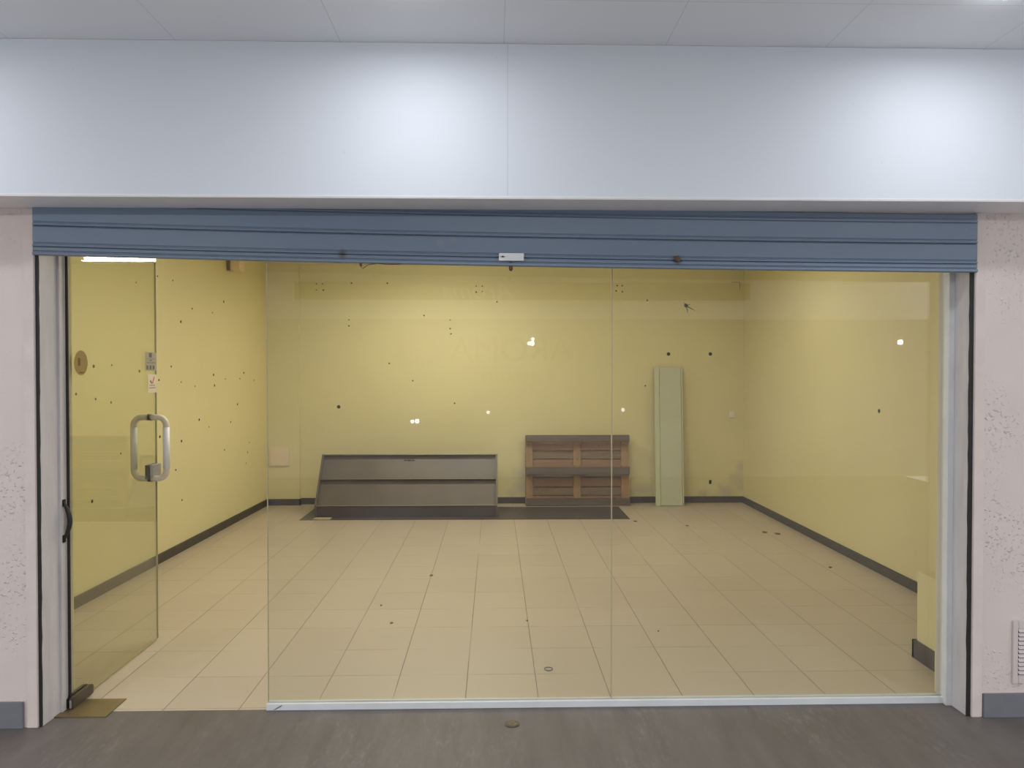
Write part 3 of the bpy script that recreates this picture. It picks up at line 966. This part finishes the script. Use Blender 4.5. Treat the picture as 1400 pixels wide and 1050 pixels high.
# ------------------------------------------------------------------ bits on the tiled floor
bm = bmesh.new()
ring = [(0.274 + 0.021 * math.cos(2 * PI * i / 28), 3.687 + 0.021 * math.sin(2 * PI * i / 28), 0.0025) for i in range(29)]
add_tube(bm, ring, 0.0024, 8, 0, False)
obj('rubber_ring', bm, 'ring', label='thin grey ring lying on the tiles behind the middle of the front pane', cat='ring')
def flake(x, y, n, spread, lab, size=0.014):
    rnd = random.Random(int(x * 1000))
    bm = bmesh.new()
    for i in range(n):
        cx, cy = x + rnd.uniform(-spread, spread), y + rnd.uniform(-spread, spread) * 1.4
        if i == 0:
            cx, cy = x, y
        k = rnd.randint(5, 7)
        poly = [(cx + size * rnd.uniform(0.4, 1.2) * math.cos(2 * PI * q / k), cy + size * 1.5 * rnd.uniform(0.4, 1.2) * math.sin(2 * PI * q / k)) for q in range(k)]
        add_prism(bm, poly, 2, 0.0, rnd.uniform(0.003, 0.007))
    obj('debris_crumb', bm, 'debris', label=lab, cat='debris', group='crumbs of debris on the tiles')
flake(2.557, 6.835, 1, 0, 'dark crumb on the tiles by the right wall, left of a pair', 0.026)
flake(2.650, 6.780, 1, 0, 'larger dark crumb by the right wall, right of a pair', 0.032)
flake(2.598, 5.581, 1, 0, 'thin crumb on the tiles near the right wall skirting', 0.016)
flake(-0.621, 4.395, 1, 0, 'dark crumb on the tiles in the left half of the first pane', 0.012)
flake(-0.468, 5.428, 1, 0, 'twig-like crumb in the middle of the tiled floor', 0.016)
flake(-0.734, 4.731, 1, 0, 'tiny crumb on the tiles just behind the dark one', 0.007)
flake(0.195, 4.415, 1, 0, 'tiny crumb on a tile joint right of centre', 0.007)
flake(0.954, 4.22, 1, 0, 'tiny dark crumb on the tiles behind the second pane', 0.006)
flake(1.43, 7.376, 1, 0, 'crumb at the right end of the dark floor sheet', 0.02)
flake(1.903, 7.15, 1, 0, 'crumb on the tiles in front of the pale leaning board', 0.016)

# ------------------------------------------------------------------ the other side of the mall (seen as reflections in the panes)
OY = -4.0
box_obj('wall_opposite', (-8, OY - 0.2, 0), (8, OY, 2.29), 'opposite_grey', **S)
box_obj('wall_opposite_fascia', (-8, OY - 0.2, 2.29), (8, OY + 0.03, CEIL + 0.3), 'opposite_white', **S)

def letters(bm_target, text, size, shear, loc, mat, parent, name):
    cu = bpy.data.curves.new('lettering', 'FONT')
    cu.body = text
    cu.size = size
    cu.shear = shear
    cu.extrude = 0.006
    cu.align_x = 'CENTER'
    cu.align_y = 'CENTER'
    tmp = bpy.data.objects.new('lettering', cu)
    COL.objects.link(tmp)
    bpy.context.view_layer.update()
    dg = bpy.context.evaluated_depsgraph_get()
    me = bpy.data.meshes.new_from_object(tmp.evaluated_get(dg))
    bpy.data.objects.remove(tmp)
    me.name = name
    me.transform(Matrix.Translation(loc) @ Matrix.Rotation(PI, 4, 'Z') @ Matrix.Rotation(PI / 2, 4, 'X'))
    me.materials.clear()
    me.materials.append(M[mat])
    o = bpy.data.objects.new(name, me)
    COL.objects.link(o)
    o.parent = parent
    o.matrix_parent_inverse = Matrix.Translation(parent.location).inverted()
    return o
sg = thing('shop_sign', 'long grey shop sign on the fascia across the mall, reflected in the panes', 'sign', (0.42, OY + 0.05, 2.54))
bm = bmesh.new()
add_box(bm, (-2.85, OY + 0.0305, 2.56), (3.70, OY + 0.06, 2.97), 0, 0.004)
obj('board', bm, 'opposite_dark', sg)
letters(None, 'Aroma', 0.36, 0.35, (-0.22, OY + 0.066, 2.68), 'opposite_grey', sg, 'script_lettering')
s2 = thing('window_lettering', 'dark lettering on the shopfront across the mall, reflected in the panes', 'sign', (0.25, OY + 0.012, 1.6))
letters(None, 'AROMA', 0.50, 0.0, (0.24, OY + 0.012, 1.83), 'letters', s2, 'large_lettering')
for q, x in (('S', 0.79), ('&', 0.57), ('BEAUTY', 0.13)):
    letters(None, q, 0.20, 0.0, (x, OY + 0.012, 1.44), 'letters', s2, 'small_lettering')
def bulb(x, z, r, mat, lab):
    t = thing('display_lamp', lab, 'lamp', (x, OY, z), 'display lamps across the mall')
    bm = bmesh.new()
    add_disc(bm, (x, OY, z), r * 1.2, 0.02, 1, 14)
    obj('base', bm, 'white_alu', t)
    bm = bmesh.new()
    bmesh.ops.create_uvsphere(bm, u_segments=14, v_segments=8, radius=r)
    bmesh.ops.translate(bm, verts=bm.verts, vec=(x, OY + 0.03, z))
    obj('bulb', bm, mat, t)
for x, z, r, mt, lab in ((0.545, 1.94, 0.030, 'bulb', 'bright lamp among the big letters'), (0.50, 1.94, 0.022, 'bulb', 'small bright lamp beside the one among the big letters'),
                         (0.555, 2.00, 0.02, 'bulb', 'small lamp above the pair among the big letters'),
                         (-1.11, 0.82, 0.028, 'bulb', 'bright lamp low on the left'), (-1.18, 0.815, 0.024, 'bulb', 'lamp left of the low bright one'),
                         (5.92, 1.96, 0.036, 'bulb', 'bright lamp high on the right'), (1.86, 0.98, 0.026, 'bulb_dim', 'dim lamp right of the small lettering'),
                         (-0.09, 0.945, 0.026, 'bulb_dim', 'dim lamp below the lettering')):
    bulb(x, z, r, mt, lab + ', across the mall')
